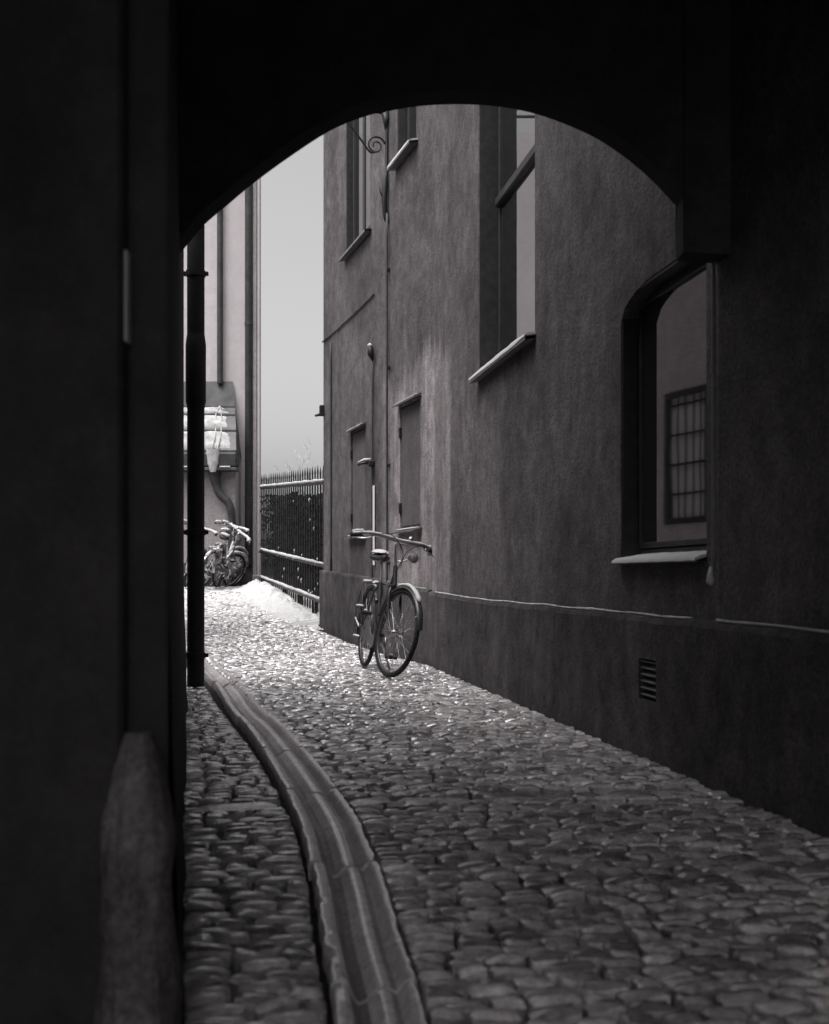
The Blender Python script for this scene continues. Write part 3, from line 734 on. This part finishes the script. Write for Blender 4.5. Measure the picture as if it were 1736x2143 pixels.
# ------------------------------------------------------------------ iron fence
F0 = Vector((-1.182, 14.5, 0)); FDIR = Vector((-.309, 1, 0)); FLEN = 4.77        # parameter t = metres in y
fn = empty('iron_fence', (F0.x, F0.y, g(14.5)), 'spiked black iron fence with snow on its rails beside the yard', 'fence')
lfn = local(fn)
FNRM = Vector((-1, -.309, 0)).normalized()
def PF(t_, z, d=0.): p = F0+FDIR*t_+FNRM*d; return (p.x, p.y, z+.0644*t_)
LFN = lfn(PF)
for zr, h in ((2.0, .05), (.915, .045), (.44, .05)):
    rl = MB().box(-.05, FLEN, -.018, .018, zr-h/2, zr+h/2, lambda a, d, z: LFN(a, z, d), .004).build('rail', 'iron', fn)
    pts = []; rs = []
    for i in range(61):
        tt = -.03+(FLEN+.01)*i/60; hgt = .024+.012*nz(tt*3, zr*7); pts.append(LFN(tt, zr+h/2+.006+.006*nz(tt*4, zr), .006)); rs.append(hgt)
    MB().tube(pts, rs, 8, sq=.9).build('snow', 'snow', rl, 180)
spk = None; NB = 30
bar_me = MB().box(-.0095, .0095, -.0095, .0095, -.02, 1.80, None, .002).mesh('bar'); bar_me.materials.append(M['iron'])
sp_me = MB().tube([(0, 0, 1.72), (0, 0, 1.74), (0, 0, 1.78), (0, 0, 1.80), (0, 0, 1.84), (0, 0, 1.93)], [.010, .015, .009, .010, .013, .0015], 6).mesh('spike'); sp_me.materials.append(M['iron'])
for i in range(NB):
    t_ = .03+(FLEN-.08)*i/(NB-1); p = LFN(t_, .30, 0)
    o = link('bar', bar_me, None, fn); o.location = p; o.rotation_euler = (0, 0, math.atan2(1, -.309)); o.scale = (1, 1, 1+.01*nz(i*.9))
    s_ = link('spike', sp_me, None, o); s_.scale = (1, 1, 1.0+.02*nz(i*1.7))
for k, t_ in enumerate((.12, .62, .80, 1.55, 1.72, 2.7, 2.87, 3.9, 4.07)):
    z0 = g(14.5+t_)-.0644*t_-.05
    MB().box(t_-.022, t_+.022, -.045, -.019, z0, .47, lambda a, d, z: LFN(a, z, d), .004).build('post', 'iron', fn)
# clots of snow caught in the bars
rnd = random.Random(9)
for k in range(26):
    t_ = rnd.uniform(.1, 3.2)**1.0; z = rnd.choice([rnd.uniform(.47, 1.0), rnd.uniform(.9, 1.9)])
    if t_ > 1.2 and z > 1.1 and rnd.random() < .5: continue
    r = rnd.uniform(.005, .013); p = LFN(t_, z, .02)
    MB().tube([(p[0], p[1], p[2]-r*4.5), (p[0], p[1]-.004, p[2]-r*.4), (p[0]+.004, p[1], p[2]+r*.7), (p[0], p[1], p[2]+r*1.3)], [r*.3, r, r*.8, r*.2], 6).build('snow', 'snow', fn, 180)

# hedge behind the fence
hv, hf = [], []; rnd = random.Random(21)
for i in range(9000):
    t_ = rnd.uniform(-.8, 5.6); d = -rnd.uniform(.12, 1.1); top = 1.88+.08*nz(t_*1.8, 5); z = g(14.5+t_)-.0644*t_*1+rnd.uniform(.1, 1)**.8*(top-.3)
    c = Vector(PF(t_, min(z, top), d)); e1 = Vector((rnd.gauss(0, 1), rnd.gauss(0, 1), rnd.gauss(0, 1))).normalized()*rnd.uniform(.03, .07); e2 = e1.cross(Vector((rnd.gauss(0, 1), rnd.gauss(0, 1), rnd.gauss(0, 1)))).normalized()*rnd.uniform(.02, .04)
    n0 = len(hv); hv += [c-e1, c-e2, c+e1, c+e2]; hf.append((n0, n0+1, n0+2, n0+3))
hd = empty('hedge', (F0.x+.5, F0.y+.5, g(15)), 'dark dense hedge behind the iron fence', 'hedge')
MB().add([tuple(Vector(p)-hd.location) for p in hv], hf).build('foliage', 'hedge', hd, fix=False)['kind'] = 'stuff'
cm = MB(); 
for t0 in (0., 1.1, 2.2, 3.3, 4.4):
    cm.box(t0-.6, t0+.48, -1.05, -.22, -.25, 1.80, lambda a, d, z: tuple(Vector(PF(a, z, d))-hd.location), .08)
cm.build('core', 'hedge', hd)
# frosted shrub above the fence
sb = empty('frosted_shrub', (-1.75, 18.6, .6), 'pale frosted twigs of a shrub rising above the iron fence', 'shrub')
tw = MB(); rnd = random.Random(4)
def branch(p, dr, L, r, depth):
    pts = [p]; d_ = dr.copy()
    for k in range(4):
        d_ = (d_+Vector((rnd.gauss(0, .16), rnd.gauss(0, .16), rnd.gauss(.04, .12)))).normalized(); pts.append(pts[-1]+d_*L/4)
    tw.tube(pts, [r*(1-.15*i) for i in range(5)], 5)
    if depth:
        for k in range(4):
            q_ = pts[rnd.randrange(1, 5)]; branch(q_, (d_+Vector((rnd.gauss(0, .6), rnd.gauss(0, .6), rnd.gauss(.1, .4)))).normalized(), L*.55, r*.6, depth-1)
branch(Vector((0, 0, 0)), Vector((.06, 0, 1)), 1.55, .014, 0)
for k in range(6): branch(Vector((.05, 0, 1.2+.06*k)), Vector((rnd.uniform(-.8, .9), rnd.uniform(-.3, .3), rnd.uniform(.4, 1))).normalized(), .6, .008, 2)
tw.build('twigs', 'twig', sb, 180)

# ------------------------------------------------------------------ snow on the ground
def fence_x(y): return -1.182-.309*(y-14.5)
def snow_z(x, y):
    e = fence_x(y)-x                       # metres to the left of the fence
    if y < 14.35: e = right_x(y)-x
    cov = np.interp(y, [12.6, 14.2, 15.0, 16.2, 17.6, 18.3, 18.9], [-.06, -.034, -.012, -.004, -.006, -.016, -.045])
    bank = math.exp(-((e-.22)/.24)**2)*np.interp(y, [13.9, 14.5, 15.2, 16.4, 17.8, 18.8, 19.3], [0, .03, .085, .13, .16, .13, .03])
    n_ = .030*nz(x*3.2, y*2.0)+.034*nz(x*9, y*4, 3)+.020*nz(x*22, y*12, 5)
    if e < -.05: return g(y)+.10+.03*nz(x*2, y*2)
    return g(y)+cov+bank*(1+.35*nz(x*6, y*5, 9))+n_-.004
gx, gy = 150, 230; v = []; f = []
for j in range(gy+1):
    y = 12.8+6.6*j/gy; xa = -.225*y-.2; xb = fence_x(y)+.9 if y > 14.45 else right_x(y)-.06
    for i in range(gx+1):
        x = xa+(xb-xa)*i/gx; v.append((x, y, snow_z(x, y)))
for j in range(gy):
    for i in range(gx):
        q4 = (j*(gx+1)+i, j*(gx+1)+i+1, (j+1)*(gx+1)+i+1, (j+1)*(gx+1)+i)
        if max(v[k][2]-g(v[k][1]) for k in q4) > -.02: f.append(q4)
me = bpy.data.meshes.new('snow'); me.from_pydata(v, [], f); me.shade_smooth()
tag(link('snow', me, 'snow'), 'trodden white snow over the yard cobbles, banked up along the fence', 'snow', kind='stuff')

# ------------------------------------------------------------------ bicycles
def ring(cx, cz, r, n=40, y=0.): return [(cx+r*math.cos(2*math.pi*i/n), y, cz+r*math.sin(2*math.pi*i/n)) for i in range(n)]
def arc(cx, cz, r, a0, a1, n=24, y=0.): return [(cx+r*math.cos(R(a0+(a1-a0)*i/n)), y, cz+r*math.sin(R(a0+(a1-a0)*i/n))) for i in range(n+1)]
AXP = Vector((1.0, 0, .34)); AXU = Vector((-.342, 0, .94)).normalized()
def bicycle(name, label, group, steer, paint, heavy=1.0, seed=0):
    root = empty(name, (0, 0, 0), label, 'bicycle', group)
    RS = Matrix.Rotation(R(steer), 4, AXU)
    def F(p): return tuple(AXP+RS@(Vector(p)-AXP))
    I = lambda p: tuple(p)
    def part(nm, mb, mat, par, smooth=180, tf=None):
        if tf: mb.v = [tf(p) for p in mb.v]
        return mb.build(nm, mat, par, smooth)
    def snow(path, r, par, tf=None, n=8):
        L = len(path); pts = [Vector(p)+Vector((.0, .0, r*.75)) for p in path]
        rs = [max(.003, r*(1+.35*nz(k*.45, seed+7.3*r*100, 2))*heavy*(.55 if k in (0, L-1) else 1)) for k in range(L)]
        part('snow', MB().tube(pts, rs, n, sq=.75), 'snow', par, 180, tf)
    def wheel(cx, tf):
        w = part('wheel', MB().tube(ring(cx, .34, .308), .011, 8, True), 'rim', root, 180, tf)
        part('tyre', MB().tube(ring(cx, .34, .325, 48), .019, 10, True), 'tyre', w, 180, tf)
        part('hub', MB().tube([(cx, -.05, .34), (cx, -.032, .34), (cx, -.028, .34), (cx, .028, .34), (cx, .032, .34), (cx, .05, .34)], [.01, .026, .014, .014, .026, .01], 12), 'chrome', w, 40, tf)
        sp = MB()
        for k in range(28):
            a = 2*math.pi*k/28; b_ = a+(.42 if k % 4 < 2 else -.42); sd_ = .028 if k % 2 else -.028
            sp.tube([(cx+.024*math.cos(b_), sd_, .34+.024*math.sin(b_)), (cx+.302*math.cos(a), sd_*.1, .34+.302*math.sin(a))], .0016, 4, caps=False)
        part('spokes', sp, 'chrome', w, 180, tf)
        rs_ = random.Random(seed+int(cx*10))
        for k in range(9):          # frozen slush on the spokes near the hub
            a = rs_.uniform(0, 2*math.pi); r0 = rs_.uniform(.04, .12); r1 = r0+rs_.uniform(.04, .11); sy = rs_.choice([-.02, .02])
            part('snow', MB().tube([(cx+r0*math.cos(a), sy, .34+r0*math.sin(a)), (cx+(r0+r1)/2*math.cos(a+.03), sy*.8, .34+(r0+r1)/2*math.sin(a)), (cx+r1*math.cos(a), sy*.6, .34+r1*math.sin(a))], [.003*heavy, .006*heavy, .003], 5), 'snow', w, 180, tf)
        return w
    wheel(0, I); wheel(1.06, F)
    # frame
    fr = MB()
    BBp = (.45, 0, .29); seat_top = (.29, 0, .74); hb = (.868, 0, .70); ht = (.812, 0, .855)
    fr.tube([BBp, seat_top], .0155, 10).tube([hb, ht], .0185, 10)
    fr.tube([(.875, 0, .72), (.68, 0, .47), BBp], .017, 10)
    fr.tube([(.83, 0, .81), (.62, 0, .60), (.40, 0, .46)], .014, 10)
    for sy in (-1, 1):
        fr.tube([BBp, (.38, sy*.03, .295), (0, sy*.055, .34)], .010, 8).tube([(.305, sy*.012, .70), (.25, sy*.035, .64), (0, sy*.055, .34)], .008, 8)
    fr.tube([(.45, -.04, .29), (.45, .04, .29)], .024, 12)
    frm = part('frame', fr, paint, root, 60)
    snow([(.86-.03*i, 0, .72+.0-.034*i*1.1) for i in range(8)], .011, frm)
    snow([(.82-.026*i, 0, .80-.026*i) for i in range(8)], .010, frm)
    # fork, fenders
    fk = MB()
    for sy in (-1, 1): fk.tube(spline([(.874, sy*.03, .685), (.90, sy*.05, .62), (.965, sy*.052, .46), (1.06, sy*.052, .34)], 4), [.013]*6+[.011]*4+[.009]*3, 8)
    fk.tube([(.874, -.045, .685), (.872, 0, .70), (.874, .045, .685)], .016, 8)
    part('fork', fk, paint, root, 60, F)
    def fender(cx, a0, a1, tf):
        path = arc(cx, .34, .362, a0, a1, 28); v = []; f = []; prof_ = [(-.028, -.014), (-.022, -.002), (-.010, .004), (.010, .004), (.022, -.002), (.028, -.014)]
        for k in range(len(path)):
            a = R(a0+(a1-a0)*k/28)
            for (yy, h) in prof_: v.append((cx+(.362+h)*math.cos(a), yy, .34+(.362+h)*math.sin(a)))
        for k in range(28):
            for j in range(5): f.append((k*6+j, k*6+j+1, (k+1)*6+j+1, (k+1)*6+j))
        fd = part('fender', MB().add(v, f), 'chrome' if heavy > 1.2 else 'paint', root, 180, tf)
        st = MB()
        aa = R(a0 if cx > .5 else a1)
        for sy in (-1, 1): st.tube([(cx, sy*.05, .34), (cx+.355*math.cos(aa+.3*(1 if cx > .5 else -1)), sy*.026, .34+.355*math.sin(aa+.3*(1 if cx > .5 else -1)))], .0028, 5)
        part('stay', st, 'chrome', fd, 180, tf)
        return fd
    f1 = fender(1.06, 8, 140, F); f2 = fender(0, 40, 195, I)
    snow(arc(1.06, .34, .362, 42, 112, 18), .020, f1, F); snow(arc(0, .34, .362, 65, 140, 14), .018, f2)
    # seat
    sp = part('seat_post', MB().tube([(.30, 0, .72), (.255, 0, .90)], .0128, 10), 'chrome', root, 60)
    sv = []; sf = []; ns, nc = 14, 14
    for i in range(ns+1):
        u = i/ns; x = .10+.27*u; w = .085*(1-u)**1.0*(1 if u < .55 else 1)+.022; w = np.interp(u, [0, .12, .3, .5, .7, .92, 1], [.055, .088, .088, .062, .034, .022, .008])
        zt = np.interp(u, [0, .2, .6, 1], [.955, .965, .950, .955])
        for j in range(nc):
            a = 2*math.pi*j/nc; sv.append((x, w*math.cos(a), zt-.028+(.030 if math.sin(a) > 0 else .034)*math.sin(a)*(1 if u < .95 else .5)))
    for i in range(ns):
        for j in range(nc): sf.append((i*nc+j, i*nc+(j+1) % nc, (i+1)*nc+(j+1) % nc, (i+1)*nc+j))
    sf += [tuple(range(nc))[::-1], tuple(range(ns*nc, ns*nc+nc))]
    sd_ = part('saddle', MB().add(sv, sf), 'leather', root)
    k_ = MB(); k_.add([((x-.235)*.95+.235, y_*.9, .952+max(0, z-.935)*1.15+.016*heavy*(1+.4*nz(x*14, y_*16, seed))) for x, y_, z in sv], sf); part('snow', k_, 'snow', sd_)
    sr = MB()
    for sy in (-.025, .025): sr.tube([(.13, sy*1.6, .91), (.20, sy, .895), (.29, sy, .90), (.34, sy*.4, .925)], .004, 6)
    part('saddle_rail', sr, 'chrome', sd_)
    # handlebar and stem
    hbm = MB().tube([(.82, 0, .83), (.752, 0, 1.02), (.775, 0, 1.045), (.80, 0, 1.05)], .0125, 10)
    bar = [(.66, .355, 1.03), (.70, .335, 1.038), (.745, .295, 1.05), (.78, .22, 1.06), (.80, .11, 1.056), (.80, 0, 1.05)]
    bar = spline(bar+[(x, -y_, z) for x, y_, z in bar[-2::-1]], 5)
    hbm.tube(bar, .0112, 10); hbo = part('handlebar', hbm, 'chrome', root, 60, F)
    for sy in (-1, 1):
        part('grip', MB().tube([(.655, sy*.358, 1.029), (.661, sy*.355, 1.03), (.70, sy*.335, 1.038), (.742, sy*.298, 1.049)], [.014, .021, .019, .020], 10), 'grip', hbo, 60, F)
        part('brake_lever', MB().tube([(.775, sy*.235, 1.05), (.80, sy*.25, 1.03), (.775, sy*.30, 1.015), (.71, sy*.37, 1.008)], [.012, .009, .007, .006], 8), 'chrome', hbo, 180, F)
    snow(bar[2:-2], .018, hbo, F)
    for sy in (-1, 1): snow([(.66+.0105*i, sy*(.355-.0072*i), 1.046+.0024*i) for i in range(9)], .018, hbo, F)
    part('brake_cable', MB().tube(spline([(.775, .24, 1.05), (.90, .16, 1.06), (.93, .02, .98), (.88, .01, .86)], 6), .003, 6), 'tyre', hbo, 180, F)
    part('brake_cable', MB().tube(spline([(.775, -.24, 1.05), (.91, -.14, 1.08), (.92, -.01, .96), (.86, -.01, .80)], 6), .003, 6), 'tyre', hbo, 180, F)
    part('bell', MB().tube([(.79, .10, 1.07), (.79, .10, 1.085), (.79, .10, 1.105), (.79, .10, 1.115)], [.012, .024, .02, .006], 10), 'chrome', hbo, 180, F)
    # headlight
    hl = part('headlight', MB().tube([(.855, .085, .94), (.875, .085, .94), (.925, .085, .94), (.935, .085, .94)], [.016, .034, .042, .040], 16), 'chrome', root, 40, F)
    part('lens', MB().tube([(.933, .085, .94), (.941, .085, .94), (.945, .085, .94)], [.038, .034, .012], 16), 'lens', hl, 180, F)
    part('lamp_bracket', MB().tube([(.86, .085, .93), (.82, .04, .90), (.80, .0, .90)], .006, 6), 'chrome', hl, 180, F)
    # rack
    rk = MB()
    for yy in (-.06, 0, .06): rk.tube([(.22, yy, .715), (-.02, yy, .715), (-.19, yy, .71)], .005, 6)
    for xx in (-.19, -.05, .12): rk.tube([(xx, -.065, .713), (xx, .065, .713)], .005, 6)
    for sy in (-1, 1): rk.tube([(-.12, sy*.065, .712), (0, sy*.06, .35)], .005, 6).tube([(.02, sy*.065, .712), (0, sy*.06, .35)], .005, 6)
    rko = part('rack', rk, 'iron', root)
    for yy in (-.05, .04): snow([(.18-.05*i, yy, .717) for i in range(8)], .016, rko)
    # folded wire carrier on the side of the rack
    wc = MB(); yb = -.085
    wc.tube([(-.20, yb, .50), (.10, yb, .50), (.10, yb, .24), (-.20, yb, .24)], .005, 6, True)
    for z in (.32, .41): wc.tube([(-.20, yb, z), (.10, yb, z)], .003, 5)
    for x in (-.12, -.05, .02): wc.tube([(x, yb, .24), (x, yb, .50)], .003, 5)
    for x in (-.18, .08): wc.tube([(x, yb, .50), (x*.8, -.065, .71)], .004, 5)
    wco = part('carrier_frame', wc, 'iron', root)
    snow([(-.20+.03*i, yb, .505) for i in range(11)], .012, wco); snow([(-.20+.03*i, yb, .245) for i in range(11)], .012, wco); snow([(-.20+.025*i, yb, .40-.008*i) for i in range(10)], .008, wco)
    # crank
    cr = part('crank', MB().tube([(.45, -.055, .29), (.45, .055, .29)], .012, 10).tube([(.45, .062, .29), (.475, .068, .125)], .009, 8).tube([(.45, -.062, .29), (.425, -.068, .455)], .009, 8), 'chrome', root)
    part('chain_ring', MB().tube(ring(.45, .29, .082, 30, -.045), .005, 6, True), 'chrome', cr)
    for (x, yy, z) in ((.475, .12, .12), (.425, -.12, .458)):
        pd = part('pedal', MB().box(x-.045, x+.045, yy-.045, yy+.045, z-.012, z+.012, None, .005), 'grip', cr, 30)
        snow([(x-.035+.017*i, yy, z+.012) for i in range(5)], .016, pd)
    cg = []; 
    for (a0, a1, cx, cz, r) in ((90, -90, .45, .29, .105), (-90, -270, 0, .34, .06)):
        cg += [(cx+r*math.cos(R(a0+(a1-a0)*k/12)), cz+r*math.sin(R(a0+(a1-a0)*k/12))) for k in range(13)]
    n = len(cg); mbc = MB().add([(x, -.040, z) for x, z in cg]+[(x, -.054, z) for x, z in cg], [tuple(range(n)), tuple(range(n, 2*n))[::-1]]+[(k, (k+1) % n, n+(k+1) % n, n+k) for k in range(n)])
    part('chain_guard', mbc, paint, root, 30)
    part('kickstand', MB().tube([(.36, .04, .28), (.30, .10, .15), (.26, .17, .01)], [.010, .009, .010], 8), 'chrome', root)
    return root
def copy_tree(o, parent=None):
    c = o.copy(); COL.objects.link(c); c.parent = parent
    for ch in list(o.children): copy_tree(ch, c)
    return c
bike = bicycle('bicycle', 'dark snow-dusted city bicycle standing alone beside the plaster wall', None, 15, 'paint')
bike.location = (-.432, 9.52, .012); bike.rotation_euler = (R(-6.5), 0, math.atan2(-1.02, .243))
fb = bicycle('bicycle', 'snow-covered bicycle leaning hard to the right among the parked ones', 'bicycles parked at the pale building', -25, 'paint_grey', 1.7, 40)
fb.location = (-3.56, 18.35, g(18.35)+.01); fb.rotation_euler = (R(24), 0, R(80))
fb2 = copy_tree(fb); fb2['label'] = 'upright snow-covered bicycle nearest the bent drainpipe of the pale building'
fb2.location = (-3.32, 18.62, g(18.62)+.01); fb2.rotation_euler = (R(7), 0, R(86))
fb3 = copy_tree(fb); fb3['label'] = 'snow-covered bicycle half hidden behind the thick black downpipe'
fb3.location = (-3.86, 18.7, g(18.7)+.01); fb3.rotation_euler = (R(12), 0, R(97))
